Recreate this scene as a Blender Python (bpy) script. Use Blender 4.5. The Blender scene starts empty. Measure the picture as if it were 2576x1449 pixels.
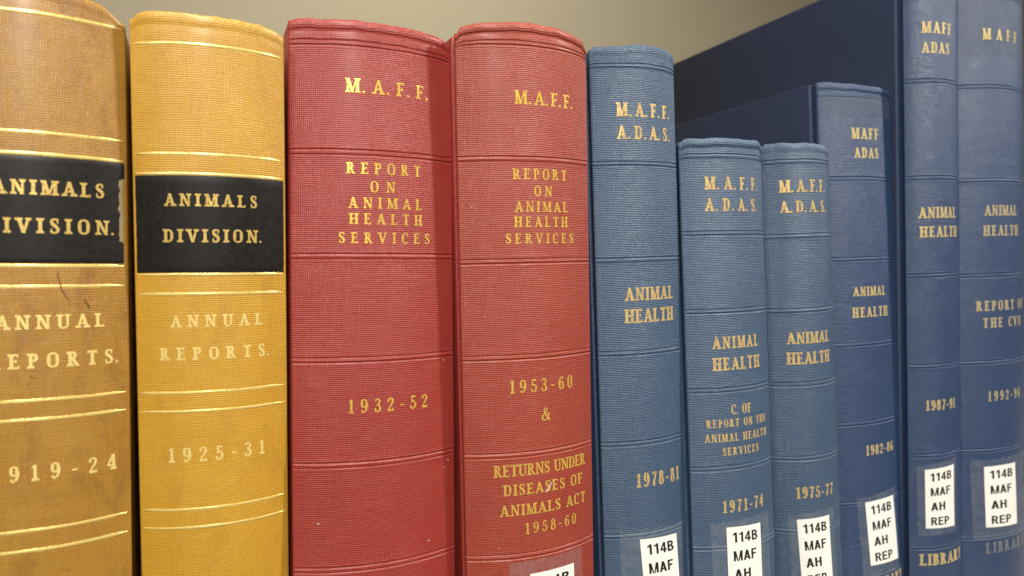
import bpy, bmesh, math, random
from mathutils import Vector, Matrix, noise

# ------------------------------------------------------------------ scene, camera, light
sc = bpy.context.scene
COL = sc.collection
R = math.radians
EYE = 0.222                                   # camera height above the shelf board

F_PX, YAW, PITCH, ROLL = 1872.45 / 2576, R(22.529), R(1.693), R(-0.89)
fw = Vector((math.sin(YAW) * math.cos(PITCH), math.cos(YAW) * math.cos(PITCH), -math.sin(PITCH)))
rt = Vector((math.cos(YAW), -math.sin(YAW), 0))
up = rt.cross(fw)
rt2 = rt * math.cos(ROLL) + up * math.sin(ROLL)
up2 = up * math.cos(ROLL) - rt * math.sin(ROLL)
cam_data = bpy.data.cameras.new('camera')
cam = bpy.data.objects.new('camera', cam_data)
COL.objects.link(cam)
m3 = Matrix((rt2, up2, -fw)).transposed()
cam.matrix_world = Matrix.Translation((0, 0, EYE)) @ m3.to_4x4()
cam_data.sensor_width = 36
cam_data.lens = 36 * F_PX
cam_data.clip_start = 0.01
cam_data.clip_end = 50
cam_data.dof.use_dof = True
cam_data.dof.focus_distance = 0.332
cam_data.dof.aperture_fstop = 9.5
sc.camera = cam

w = bpy.data.worlds.new('World')
sc.world = w
w.use_nodes = True
nt = w.node_tree
bg = nt.nodes['Background']
bg.inputs['Color'].default_value = (1.0, 0.94, 0.84, 1)
bg.inputs['Strength'].default_value = 0.11

sc.view_settings.view_transform = 'Standard'
sc.view_settings.look = 'None'
sc.view_settings.exposure = 0
sc.view_settings.gamma = 1
sc.view_settings.use_curve_mapping = False


def lamp(name, loc, aim, size, power, color, size_y=None):
    d = bpy.data.lights.new(name, 'AREA')
    d.energy = power
    d.color = color
    d.size = size
    d.shape = 'SQUARE'
    if size_y:
        d.shape = 'RECTANGLE'
        d.size_y = size_y
    o = bpy.data.objects.new(name, d)
    COL.objects.link(o)
    o.location = loc
    o.rotation_euler = (Vector(aim) - Vector(loc)).to_track_quat('-Z', 'Y').to_euler()
    return o


AIM = Vector((0.15, 0.30, EYE))
def tube(x, y, z, length, power, tilt=14):
    """a ceiling tube running towards the shelf"""
    o = lamp('ceiling_tube', (x, y, EYE + z), AIM, 0.09, power, (1, 0.95, 0.87), length)
    o.rotation_euler = (R(tilt), 0, 0)


tube(-0.14, -1.05, 0.86, 1.7, 45)
lamp('wall_fill_lamp', AIM + Vector((1.55, -0.80, 1.15)) * 0.62, AIM, 0.09, 12.0, (1, 0.95, 0.87))
lamp('wall_fill_lamp', AIM + Vector((-1.25, -1.0, 1.15)) * 0.62, AIM, 0.12, 4.0, (1, 0.95, 0.87))
lamp('wall_fill_lamp', (0.5, 1.0, 1.5), (0.35, 1.9, 0.35), 0.5, 10.0, (1, 0.94, 0.85))  # unseen lamp added behind the shelf to brighten the back wall


# ------------------------------------------------------------------ materials
class Nodes:
    def __init__(self, name):
        self.m = bpy.data.materials.new(name)
        self.m.use_nodes = True
        self.t = self.m.node_tree
        self.b = self.t.nodes['Principled BSDF']
        self.out = self.t.nodes['Material Output']

    def n(self, kind, **kw):
        x = self.t.nodes.new(kind)
        for k, v in kw.items():
            setattr(x, k, v)
        return x

    def l(self, a, b):
        self.t.links.new(a, b)

    def val(self, a, sock):
        if hasattr(a, 'is_linked'):
            self.l(a, sock)
        else:
            sock.default_value = a

    def math(self, op, a, b=0.0, clamp=False):
        x = self.n('ShaderNodeMath', operation=op, use_clamp=clamp)
        self.val(a, x.inputs[0])
        self.val(b, x.inputs[1])
        return x.outputs[0]

    def mix(self, f, a, b, blend='MIX'):
        x = self.n('ShaderNodeMix', data_type='RGBA', blend_type=blend)
        self.val(f, x.inputs[0])
        self.val(a, x.inputs[6])
        self.val(b, x.inputs[7])
        return x.outputs[2]

    def uv(self, sx=1, sy=1):
        u = self.n('ShaderNodeUVMap', uv_map='UVMap')
        mp = self.n('ShaderNodeMapping')
        mp.inputs['Scale'].default_value = (sx, sy, 1)
        self.l(u.outputs[0], mp.inputs[0])
        return mp.outputs[0]

    def noise(self, vec, scale, detail=3, rough=0.55, dist=0.0):
        x = self.n('ShaderNodeTexNoise')
        x.inputs['Scale'].default_value = scale
        x.inputs['Detail'].default_value = detail
        x.inputs['Roughness'].default_value = rough
        x.inputs['Distortion'].default_value = dist
        self.l(vec, x.inputs['Vector'])
        return x.outputs[0]

    def ramp(self, f, lo, hi):
        x = self.n('ShaderNodeMapRange')
        x.inputs[1].default_value = lo
        x.inputs[2].default_value = hi
        self.val(f, x.inputs[0])
        return x.outputs[0]

    def set(self, **kw):
        for k, v in kw.items():
            self.val(v, self.b.inputs[k.replace('_', ' ')])


def c4(c):
    return (c[0], c[1], c[2], 1)


def cloth(name, base, dark, light, pitch=0.6, weave=0.35, rough=0.45, spec=0.5, mottle=0.5, speck=0.0,
          diag=False, seed=0.0, stain=None, stain_amt=0.0, coat=0.0):
    """Book cloth: woven relief in millimetres of arc and height, uneven dye, rubbed fibres."""
    N = Nodes(name)
    uvm = N.uv()
    off = N.n('ShaderNodeVectorMath', operation='ADD')
    off.inputs[1].default_value = (seed * 37.1, seed * 91.7, seed)
    N.l(uvm, off.inputs[0])
    uv = off.outputs[0]
    # wobble keeps the threads from running dead straight
    wob = N.noise(uv, 0.25, 2)
    sep = N.n('ShaderNodeSeparateXYZ')
    N.l(uv, sep.inputs[0])
    wx = N.math('ADD', sep.outputs[0], N.math('MULTIPLY', wob, 0.55))
    wy = N.math('ADD', sep.outputs[1], N.math('MULTIPLY', wob, 0.7))
    k = 2 * math.pi / pitch
    if diag:
        sx = N.math('SINE', N.math('MULTIPLY', N.math('ADD', wx, wy), k * 0.62))
        sy = N.math('SINE', N.math('MULTIPLY', N.math('SUBTRACT', wx, wy), k * 0.62))
    else:
        sx = N.math('SINE', N.math('MULTIPLY', wx, k))
        sy = N.math('SINE', N.math('MULTIPLY', wy, k))
    wv = N.math('MULTIPLY', N.math('ADD', N.math('ADD', sx, sy), 2.0), 0.25)
    # slubs: thicker threads lying along the width and the height
    sl1 = N.noise(N.uv(0.10, 2.2), 1.0, 3)
    sl2 = N.noise(N.uv(2.2, 0.10), 1.0, 3)
    fine = N.noise(uv, 2.6, 2)
    h = N.math('ADD', N.math('MULTIPLY', wv, 0.85),
               N.math('ADD', N.math('MULTIPLY', N.math('ADD', sl1, sl2), 0.45), N.math('MULTIPLY', fine, 0.25)))
    bump = N.n('ShaderNodeBump')
    bump.inputs['Strength'].default_value = weave
    bump.inputs['Distance'].default_value = 0.00034
    N.l(h, bump.inputs['Height'])
    big = N.noise(uv, 0.045, 4, 0.6, 0.4)
    mid = N.noise(uv, 0.22, 4, 0.65)
    col = N.mix(N.math('MULTIPLY', N.ramp(big, 0.35, 0.68), mottle), c4(base), c4(light))
    col = N.mix(N.math('MULTIPLY', N.ramp(mid, 0.48, 0.75), mottle), col, c4(dark))
    thr = N.math('MULTIPLY', N.ramp(N.math('MULTIPLY', wv, N.math('ADD', sl1, fine)), 0.30, 0.85), 0.60)
    col = N.mix(thr, col, c4([min(1, x * 1.35 + 0.012) for x in light]))
    low = N.math('MULTIPLY', N.ramp(N.math('ADD', wv, N.math('ADD', sl1, sl2)), 1.05, 0.45), 0.55)
    col = N.mix(low, col, c4([x * 0.62 for x in dark]))
    if stain:
        st = N.ramp(N.noise(N.uv(1.0, 0.45), 0.075, 6, 0.68, 0.6), 0.50, 0.72)
        col = N.mix(N.math('MULTIPLY', st, stain_amt), col, c4(stain))
    if speck:
        vo = N.n('ShaderNodeTexVoronoi')
        vo.inputs['Scale'].default_value = 0.16
        N.l(uv, vo.inputs['Vector'])
        sp = N.ramp(vo.outputs['Distance'], 0.055, 0.035)
        pick = N.math('GREATER_THAN', N.noise(uv, 0.11, 1), 0.60)
        col = N.mix(N.math('MULTIPLY', N.math('MULTIPLY', sp, pick), speck), col, (0.75, 0.62, 0.50, 1))
    # long faint rubs from neighbouring books and hands
    rub = N.ramp(N.noise(N.uv(0.55, 0.035), 1.0, 5, 0.7, 0.3), 0.60, 0.80)
    col = N.mix(N.math('MULTIPLY', rub, 0.30), col, c4([min(1, x * 1.25 + 0.02) for x in light]))
    # rubbed places (head, shoulders) carried by the mesh
    at = N.n('ShaderNodeAttribute', attribute_name='wear')
    wr = N.math('MULTIPLY', at.outputs['Fac'], N.ramp(N.noise(uv, 0.8, 4), 0.35, 0.62), True)
    pale = [min(1, x * 1.7 + 0.04) for x in light]
    col = N.mix(N.math('MULTIPLY', wr, 0.75), col, c4(pale))
    N.set(Base_Color=col, Roughness=N.math('ADD', N.math('MULTIPLY', mid, 0.22), rough - 0.11))
    N.b.inputs['Specular IOR Level'].default_value = spec
    if coat:
        N.b.inputs['Coat Weight'].default_value = coat
        N.b.inputs['Coat Roughness'].default_value = 0.28
    N.l(bump.outputs[0], N.b.inputs['Normal'])
    return N.m


def gold(name, col, dark, wear=0.25, rough=0.34, metal=0.75, under=(0.2, 0.12, 0.03), seed=0, fade=0.0, grain=0.3):
    """Gold leaf pressed in cloth: bright metal rubbed away in places."""
    N = Nodes(name)
    uv = N.uv()
    n1 = N.noise(uv, 1.7, 4, 0.65)
    n2 = N.noise(uv, 0.32 + seed * 0.01, 2)
    c = N.mix(N.ramp(n1, 0.35, 0.62), c4(dark), c4(col))
    lost = N.ramp(N.math('ADD', n1, N.math('MULTIPLY', n2, 0.45)), 0.78 - wear, 0.58 - wear)
    lost = N.math('MAXIMUM', lost, fade)
    c = N.mix(lost, c, c4(under))
    bump = N.n('ShaderNodeBump')
    bump.inputs['Strength'].default_value = grain
    bump.inputs['Distance'].default_value = 0.00012
    N.l(N.noise(uv, 2.6, 3), bump.inputs['Height'])
    N.set(Base_Color=c, Roughness=rough, Metallic=N.math('MULTIPLY', N.math('SUBTRACT', 1.0, lost), metal))
    N.l(bump.outputs[0], N.b.inputs['Normal'])
    return N.m


def leather():
    N = Nodes('black_title_leather')
    uv = N.uv()
    n = N.noise(uv, 0.35, 5, 0.6)
    vo = N.n('ShaderNodeTexVoronoi')
    vo.inputs['Scale'].default_value = 1.5
    N.l(uv, vo.inputs['Vector'])
    sc1 = N.math('MULTIPLY', N.ramp(N.noise(uv, 0.28, 6, 0.75), 0.66, 0.74), 0.35)
    col = N.mix(N.ramp(n, 0.3, 0.7), (0.006, 0.005, 0.0045, 1), (0.012, 0.010, 0.008, 1))
    col = N.mix(sc1, col, (0.16, 0.15, 0.14, 1))
    bump = N.n('ShaderNodeBump')
    bump.inputs['Strength'].default_value = 0.11
    bump.inputs['Distance'].default_value = 0.0001
    N.l(N.math('ADD', vo.outputs['Distance'], n), bump.inputs['Height'])
    N.set(Base_Color=col, Roughness=N.math('ADD', N.math('MULTIPLY', n, 0.25), 0.34))
    N.b.inputs['Specular IOR Level'].default_value = 0.35
    N.l(bump.outputs[0], N.b.inputs['Normal'])
    return N.m


def plain(name, col, rough=0.6, noise_amt=0.12, scale=40):
    N = Nodes(name)
    tc = N.n('ShaderNodeTexCoord')
    n = N.noise(tc.outputs['Object'], scale, 4)
    N.set(Base_Color=N.mix(n, c4([x * (1 - noise_amt) for x in col]), c4([min(1, x * (1 + noise_amt)) for x in col])),
          Roughness=rough)
    return N.m


def film(name, tint, amount, rough):
    """Clear plastic film: mostly see-through, a cloudy patchy shine."""
    N = Nodes(name)
    uv = N.uv()
    tr = N.n('ShaderNodeBsdfTransparent')
    mx = N.n('ShaderNodeMixShader')
    n = N.noise(uv, 0.22, 5, 0.7, 0.8)
    bump = N.n('ShaderNodeBump')
    bump.inputs['Strength'].default_value = 0.35
    bump.inputs['Distance'].default_value = 0.0003
    N.l(N.noise(N.uv(0.12, 0.9), 1.0, 3), bump.inputs['Height'])
    N.l(bump.outputs[0], N.b.inputs['Normal'])
    N.set(Base_Color=c4(tint), Roughness=rough)
    N.l(N.math('MULTIPLY', N.ramp(n, 0.25, 0.75), amount), mx.inputs[0])
    N.l(tr.outputs[0], mx.inputs[1])
    N.l(N.b.outputs[0], mx.inputs[2])
    N.l(mx.outputs[0], N.out.inputs[0])
    return N.m


M = {}
M['tan'] = cloth('tan_buckram', (0.285, 0.134, 0.013), (0.200, 0.080, 0.006), (0.355, 0.185, 0.024), 0.80, 0.50, 0.36,
                 0.5, 0.55, 0, False, 1, (0.18, 0.070, 0.012), 0.60, 0.40)
M['mustard'] = cloth('mustard_buckram', (0.45, 0.230, 0.013), (0.33, 0.148, 0.007), (0.53, 0.300, 0.034), 0.80, 0.52, 0.36,
                     0.5, 0.45, 0, False, 2, (0.33, 0.145, 0.013), 0.35, 0.45)
M['crimson'] = cloth('crimson_buckram', (0.245, 0.021, 0.015), (0.170, 0.011, 0.008), (0.310, 0.038, 0.026), 0.80, 0.62,
                     0.40, 0.5, 0.45, 0.8, False, 3, None, 0, 0.22)
M['red'] = cloth('faded_red_buckram', (0.255, 0.030, 0.015), (0.185, 0.017, 0.008), (0.325, 0.054, 0.028), 0.80, 0.68,
                 0.40, 0.5, 0.45, 0.5, False, 4, None, 0, 0.22)
M['blue'] = cloth('mid_blue_buckram', (0.029, 0.062, 0.122), (0.019, 0.041, 0.088), (0.056, 0.098, 0.160), 0.80, 0.75,
                  0.42, 0.65, 0.4, 0.0, False, 5)
M['slate'] = cloth('slate_blue_buckram', (0.017, 0.040, 0.104), (0.011, 0.028, 0.080), (0.030, 0.056, 0.124), 0.80, 0.75,
                   0.40, 0.55, 0.4, 0.0, False, 6)
M['navy'] = cloth('navy_cover_cloth', (0.020, 0.032, 0.075), (0.015, 0.024, 0.060), (0.030, 0.043, 0.090), 0.60, 0.50,
                  0.55, 0.25, 0.5, 0.0, False, 7)
M['blue_cover'] = cloth('blue_cover_cloth', (0.017, 0.044, 0.105), (0.011, 0.030, 0.080), (0.032, 0.068, 0.140), 0.70,
                        0.80, 0.5, 0.5, 0.5, 0.0, False, 8)
M['gilt'] = gold('bright_gilt', (1.0, 0.76, 0.26), (0.88, 0.60, 0.15), 0.02, 0.30, 0.58, (0.40, 0.19, 0.03))
M['gilt_line'] = gold('gilt_fillet', (1.0, 0.84, 0.32), (0.92, 0.66, 0.16), 0.02, 0.34, 0.50, (0.60, 0.33, 0.04), 0, 0, 0.08)
M['worn_gilt'] = gold('worn_gilt', (1.0, 0.82, 0.32), (0.90, 0.64, 0.18), 0.08, 0.32, 0.35, (0.70, 0.42, 0.08))
M['red_gilt'] = gold('gilt_on_red', (1.0, 0.74, 0.14), (0.86, 0.54, 0.08), 0.03, 0.32, 0.52, (0.40, 0.10, 0.04))
M['dull_gilt'] = gold('dull_gilt_on_blue', (0.88, 0.63, 0.25), (0.62, 0.41, 0.15), 0.04, 0.36, 0.40, (0.14, 0.13, 0.12))
M['pale_gilt'] = gold('pale_gilt_on_slate', (0.92, 0.74, 0.34), (0.62, 0.47, 0.19), 0.10, 0.34, 0.45, (0.08, 0.085, 0.11))
M['rubbed_gilt'] = gold('rubbed_gilt_on_slate', (0.70, 0.58, 0.32), (0.42, 0.34, 0.20), 0.16, 0.38, 0.4,
                        (0.07, 0.08, 0.11))
M['blind'] = gold('blind_stamp', (0.22, 0.22, 0.24), (0.13, 0.14, 0.16), 0.10, 0.4, 0.1, (0.05, 0.065, 0.10))
M['leather'] = leather()
M['backing'] = plain('bared_backing_paper', (0.25, 0.19, 0.09), 0.7, 0.3, 900)
M['paper'] = plain('white_label_paper', (0.84, 0.83, 0.77), 0.5, 0.02, 200)
M['ink'] = plain('black_label_ink', (0.012, 0.012, 0.012), 0.5, 0.1)
M['mark'] = plain('dark_scuff', (0.12, 0.045, 0.012), 0.6, 0.3, 800)
M['fleck'] = plain('pale_fleck', (0.62, 0.50, 0.42), 0.6, 0.2, 800)
M['pages'] = plain('page_edges', (0.62, 0.55, 0.42), 0.8, 0.15, 300)
M['tape'] = film('cloudy_clear_tape', (0.44, 0.46, 0.48), 0.24, 0.16)
M['film'] = film('glossy_clear_film', (0.16, 0.19, 0.24), 0.42, 0.16)
M['shelf'] = plain('beige_shelf_enamel', (0.50, 0.44, 0.33), 0.5, 0.05, 20)
M['wall'] = plain('beige_wall_paint', (0.49, 0.43, 0.295), 0.85, 0.05, 2.0)


# ------------------------------------------------------------------ helpers
def link(name, me, mat, parent=None, smooth=True):
    o = bpy.data.objects.new(name, me)
    COL.objects.link(o)
    if mat:
        me.materials.append(mat)
    if parent:
        o.parent = parent
    if smooth:
        for p in me.polygons:
            p.use_smooth = True
    return o


def mesh_from(name, verts, faces, uvs=None, wear=None):
    me = bpy.data.meshes.new(name)
    me.from_pydata([tuple(v) for v in verts], [], faces)
    if uvs:
        lay = me.uv_layers.new(name='UVMap')
        for lp in me.loops:
            lay.data[lp.index].uv = uvs[lp.vertex_index]
    if wear:
        a = me.attributes.new('wear', 'FLOAT', 'POINT')
        a.data.foreach_set('value', wear)
    me.update()
    return me


def sstep(x):
    x = max(0.0, min(1.0, x))
    return x * x * (3 - 2 * x)


def interp(x, pts):
    if x <= pts[0][0]:
        return pts[0][1]
    for (a, b), (c, d) in zip(pts, pts[1:]):
        if x <= c:
            return b + (d - b) * (x - a) / (c - a)
    return pts[-1][1]


# ------------------------------------------------------------------ roman letters drawn as strokes (cap height 1)
class Face:
    def __init__(self, T, t, sl, st, xs):
        self.T, self.t, self.sl, self.st, self.xs = T, t, sl, st, xs

    def begin(self):
        self.q = []

    def X(self, x):
        return x * self.xs

    def quad(self, *p):
        self.q.append(list(p))

    def vs(self, x, w=None, y0=0.0, y1=1.0, foot=True, head=True):
        w = w or self.T
        X = self.X(x)
        self.quad((X - w / 2, y0), (X + w / 2, y0), (X + w / 2, y1), (X - w / 2, y1))
        if foot:
            self.serif(x, y0, 1, w)
        if head:
            self.serif(x, y1, -1, w)

    def serif(self, x, y, d, w, l=1.0, r=1.0):
        X = self.X(x)
        a, b = X - w / 2 - self.sl * l, X + w / 2 + self.sl * r
        s, br = self.st * d, self.st * 1.1 * d
        p = [(a, y), (b, y), (b, y + s), (X + w / 2, y + s + br), (X - w / 2, y + s + br), (a, y + s)]
        if d < 0:
            p.reverse()
        self.q.append(p)

    def dg(self, x0, y0, x1, y1, w):
        a, b = self.X(x0), self.X(x1)
        p = [(a - w / 2, y0), (a + w / 2, y0), (b + w / 2, y1), (b - w / 2, y1)]
        if y1 < y0:
            p.reverse()
        self.q.append(p)

    def hb(self, x0, x1, y, t=None):
        t = t or self.t
        self.quad((self.X(x0), y - t / 2), (self.X(x1), y - t / 2), (self.X(x1), y + t / 2), (self.X(x0), y + t / 2))

    def beak(self, x, y, d):                       # the tapering tip on the arms of E, F, L, T
        X = self.X(x)
        p = [(X - self.T * 0.75, y), (X, y), (X, y + d * 0.22), (X - self.t * 0.7, y + d * 0.20)]
        if d < 0:
            p.reverse()
        self.q.append(p)

    def st_(self, pts):                            # a stroke through (x, y, width)
        P = [(self.X(x), y, w_) for x, y, w_ in pts]
        L, Rr = [], []
        for i, (x, y, w_) in enumerate(P):
            a, b = P[max(0, i - 1)], P[min(len(P) - 1, i + 1)]
            dx, dy = b[0] - a[0], b[1] - a[1]
            n = math.hypot(dx, dy) or 1
            L.append((x - dy / n * w_ / 2, y + dx / n * w_ / 2))
            Rr.append((x + dy / n * w_ / 2, y - dx / n * w_ / 2))
        for i in range(len(P) - 1):
            self.quad(Rr[i], Rr[i + 1], L[i + 1], L[i])

    def el(self, cx, cy, rx, ry, a0, a1, T=None, t=None, n=14):
        T = T or self.T
        t = t or self.t
        pts = []
        for i in range(n + 1):
            a = R(a0 + (a1 - a0) * i / n)
            k = math.cos(a) ** 2
            wd = t + (T - t) * k
            pts.append((cx + (rx - wd / 2 / self.xs * k) * math.cos(a), cy + (ry - t / 2) * math.sin(a), wd))
        self.st_(pts)

    def dot(self, x, y, r):
        X = self.X(x)
        self.q.append([(X + r * math.cos(k * math.pi / 4), y + r * math.sin(k * math.pi / 4)) for k in range(8)])

    def glyph(self, ch):
        self.begin()
        T, t = self.T, self.t
        if ch in '0123456789&' and ch:
            T, t = T * 0.82, t * 0.92
        keep = (self.T, self.t)
        self.T, self.t = T, t
        if ch == 'A':
            self.dg(0.13, 0, 0.40, 1.0, t * 1.2); self.dg(0.68, 0, 0.39, 1.0, T)
            self.hb(0.22, 0.60, 0.32); self.serif(0.12, 0, 1, t); self.serif(0.68, 0, 1, T); wd = 0.82
        elif ch == 'B':
            self.vs(0.19); self.el(0.30, 0.755, 0.29, 0.245, -90, 90); self.el(0.30, 0.265, 0.34, 0.265, -90, 90)
            self.hb(0.19, 0.34, 0.96); self.hb(0.19, 0.34, 0.52); self.hb(0.19, 0.34, 0.04); wd = 0.68
        elif ch == 'C':
            self.el(0.40, 0.5, 0.36, 0.52, 42, 318, n=22)
            self.quad((self.X(0.68) - t, 0.66), (self.X(0.68), 0.66), (self.X(0.68), 0.98), (self.X(0.68) - t * 0.6, 0.98))
            wd = 0.74
        elif ch == 'D':
            self.vs(0.19); self.el(0.32, 0.5, 0.42, 0.5, -90, 90, n=18)
            self.hb(0.19, 0.34, 1 - t / 2); self.hb(0.19, 0.34, t / 2); wd = 0.78
        elif ch == 'E':
            self.vs(0.19); self.hb(0.19, 0.60, 1 - t / 2); self.hb(0.19, 0.50, 0.52); self.hb(0.19, 0.64, t / 2)
            self.beak(0.60, 1, -1); self.beak(0.64, 0, 1)
            self.quad((self.X(0.50) - t * 0.6, 0.40), (self.X(0.50), 0.38), (self.X(0.50), 0.66), (self.X(0.50) - t * 0.6, 0.64))
            wd = 0.68
        elif ch == 'F':
            self.vs(0.19); self.hb(0.19, 0.60, 1 - t / 2); self.hb(0.19, 0.50, 0.50); self.beak(0.60, 1, -1)
            self.quad((self.X(0.50) - t * 0.6, 0.38), (self.X(0.50), 0.36), (self.X(0.50), 0.64), (self.X(0.50) - t * 0.6, 0.62))
            wd = 0.63
        elif ch == 'H':
            self.vs(0.19); self.vs(0.65); self.hb(0.19, 0.65, 0.51); wd = 0.84
        elif ch == 'I':
            self.vs(0.18); wd = 0.36
        elif ch == 'L':
            self.vs(0.19); self.hb(0.19, 0.62, t / 2); self.beak(0.62, 0, 1); wd = 0.65
        elif ch == 'M':
            self.vs(0.14, t * 1.1, head=False); self.vs(0.82, T); self.dg(0.18, 1.0, 0.46, 0.02, T)
            self.dg(0.46, 0.02, 0.76, 1.0, t); self.serif(0.14, 1, -1, t, 1, 0.2); wd = 0.98
        elif ch == 'N':
            self.vs(0.15, t * 1.15, head=False); self.vs(0.68, t * 1.15, foot=False); self.dg(0.17, 1.0, 0.66, 0.0, T)
            self.serif(0.15, 1, -1, t, 1, 0.2); wd = 0.84
        elif ch == 'O':
            self.el(0.40, 0.5, 0.36, 0.52, 0, 360, n=28); wd = 0.80
        elif ch == 'P':
            self.vs(0.19); self.el(0.30, 0.72, 0.31, 0.28, -90, 90); self.hb(0.19, 0.32, 1 - t / 2)
            self.hb(0.19, 0.32, 0.44 + t / 2); wd = 0.65
        elif ch == 'R':
            self.vs(0.19); self.el(0.30, 0.74, 0.29, 0.26, -90, 90); self.hb(0.19, 0.32, 1 - t / 2)
            self.hb(0.19, 0.34, 0.48 + t / 2); self.dg(0.36, 0.52, 0.64, 0.0, T)
            self.hb(0.60, 0.78, t * 0.45, t * 0.9); wd = 0.78
        elif ch == 'S':
            self.st_([(0.49, 0.80, t), (0.43, 0.92, t), (0.30, 0.965, t), (0.17, 0.91, T * .75), (0.12, 0.77, T * .9),
                      (0.18, 0.63, T), (0.30, 0.53, T * 1.05), (0.43, 0.42, T), (0.50, 0.27, T * .9), (0.44, 0.10, T * .75),
                      (0.30, 0.035, t), (0.16, 0.08, t), (0.09, 0.21, t)])
            self.quad((self.X(0.51) - t * .7, 0.68), (self.X(0.51), 0.68), (self.X(0.51), 1.0), (self.X(0.51) - t * .5, 1.0))
            self.quad((self.X(0.07), 0.0), (self.X(0.07) + t * .5, 0.0), (self.X(0.07) + t * .7, 0.33), (self.X(0.07), 0.33))
            wd = 0.58
        elif ch == 'T':
            self.vs(0.36, head=False); self.hb(0.05, 0.67, 1 - t / 2); self.beak(0.67, 1, -1)
            self.quad((self.X(0.05), 0.78), (self.X(0.05) + t * .7, 0.80), (self.X(0.05) + T * .75, 1), (self.X(0.05), 1))
            wd = 0.72
        elif ch == 'U':
            self.vs(0.19, y0=0.3, foot=False); self.vs(0.66, t * 1.15, y0=0.3, foot=False)
            self.st_([(0.19, 0.32, T), (0.20, 0.17, T), (0.28, 0.06, T * .7), (0.42, 0.03, t), (0.57, 0.07, t),
                      (0.65, 0.18, t), (0.66, 0.32, t * 1.15)]); wd = 0.82
        elif ch == 'V':
            self.dg(0.13, 1.0, 0.42, 0.0, T); self.dg(0.41, 0.0, 0.68, 1.0, t * 1.2)
            self.serif(0.14, 1, -1, T); self.serif(0.68, 1, -1, t); wd = 0.82
        elif ch == 'Y':
            self.vs(0.40, y1=0.48, head=False); self.dg(0.14, 1.0, 0.40, 0.44, T); self.dg(0.40, 0.44, 0.66, 1.0, t * 1.2)
            self.serif(0.14, 1, -1, T); self.serif(0.66, 1, -1, t); wd = 0.80
        elif ch == '0':
            self.el(0.29, 0.5, 0.25, 0.51, 0, 360, n=26); wd = 0.58
        elif ch == '1':
            self.vs(0.26, head=False); self.dg(0.12, 0.80, 0.26, 1.0, t * 1.2); wd = 0.50
        elif ch == '2':
            self.st_([(0.10, 0.76, T * .8), (0.14, 0.90, t), (0.27, 0.965, t), (0.40, 0.90, T * .8), (0.45, 0.75, T),
                      (0.39, 0.56, T * .85), (0.24, 0.34, t), (0.09, 0.08, t)])
            self.hb(0.06, 0.50, 0.075, 0.15); self.beak(0.50, 0, 1); self.dot(0.12, 0.76, T * .5); wd = 0.57
        elif ch == '3':
            self.st_([(0.10, 0.80, t), (0.16, 0.92, t), (0.27, 0.965, t), (0.39, 0.90, T * .8), (0.42, 0.76, T * .9),
                      (0.36, 0.60, T * .7), (0.22, 0.53, t)])
            self.st_([(0.22, 0.53, t), (0.38, 0.47, T * .7), (0.46, 0.28, T), (0.40, 0.10, T * .8), (0.26, 0.03, t),
                      (0.13, 0.08, t), (0.08, 0.20, t)]); self.dot(0.11, 0.21, T * .5); wd = 0.56
        elif ch == '4':
            self.vs(0.40, head=False); self.dg(0.06, 0.28, 0.38, 1.0, t * 1.3); self.hb(0.05, 0.56, 0.29); wd = 0.60
        elif ch == '5':
            self.hb(0.13, 0.47, 0.93, 0.13); self.quad((self.X(.12), .5), (self.X(.12) + t, .5), (self.X(.14) + t, 1), (self.X(.14), 1))
            self.st_([(0.13, 0.50, t), (0.24, 0.60, t), (0.38, 0.56, T * .7), (0.47, 0.36, T), (0.42, 0.14, T * .8),
                      (0.27, 0.03, t), (0.13, 0.08, t), (0.08, 0.20, t)]); self.dot(0.11, 0.20, T * .5); wd = 0.57
        elif ch == '6':
            self.el(0.30, 0.31, 0.24, 0.32, 0, 360, n=22)
            self.st_([(0.46, 0.92, t), (0.34, 0.965, t), (0.20, 0.86, T * .7), (0.115, 0.62, T), (0.105, 0.32, T)])
            self.dot(0.44, 0.86, T * .45); wd = 0.58
        elif ch == '7':
            self.hb(0.08, 0.52, 0.93, 0.14); self.st_([(0.49, 0.93, t), (0.36, 0.62, T * .7), (0.27, 0.35, T), (0.25, 0.0, T * 1.1)])
            self.beak(0.08 + T / self.xs, 1, -1); wd = 0.56
        elif ch == '8':
            self.el(0.29, 0.76, 0.21, 0.24, 0, 360, n=22); self.el(0.29, 0.275, 0.25, 0.285, 0, 360, n=22); wd = 0.58
        elif ch == '9':
            self.el(0.28, 0.69, 0.24, 0.32, 0, 360, n=22)
            self.st_([(0.12, 0.08, t), (0.24, 0.035, t), (0.38, 0.14, T * .7), (0.465, 0.38, T), (0.475, 0.68, T)])
            self.dot(0.14, 0.14, T * .45); wd = 0.58
        elif ch == '.':
            self.dot(0.13, 0.085, 0.095); wd = 0.26
        elif ch == '-':
            self.hb(0.05, 0.36, 0.40, max(t, 0.10)); wd = 0.41
        elif ch == '&':
            self.st_([(0.72, 0.0, T), (0.60, 0.16, T), (0.36, 0.52, T), (0.24, 0.74, T * .8), (0.28, 0.93, t), (0.40, 0.975, t),
                      (0.50, 0.88, T * .6), (0.47, 0.72, t), (0.30, 0.55, t), (0.13, 0.38, T * .7), (0.08, 0.22, T),
                      (0.15, 0.07, T * .7), (0.32, 0.03, t), (0.48, 0.12, t), (0.60, 0.34, t), (0.64, 0.50, t)])
            self.hb(0.54, 0.74, 0.52, t); wd = 0.80
        else:
            wd = 0.40
        self.T, self.t = keep
        return self.q, wd * self.xs


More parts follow.
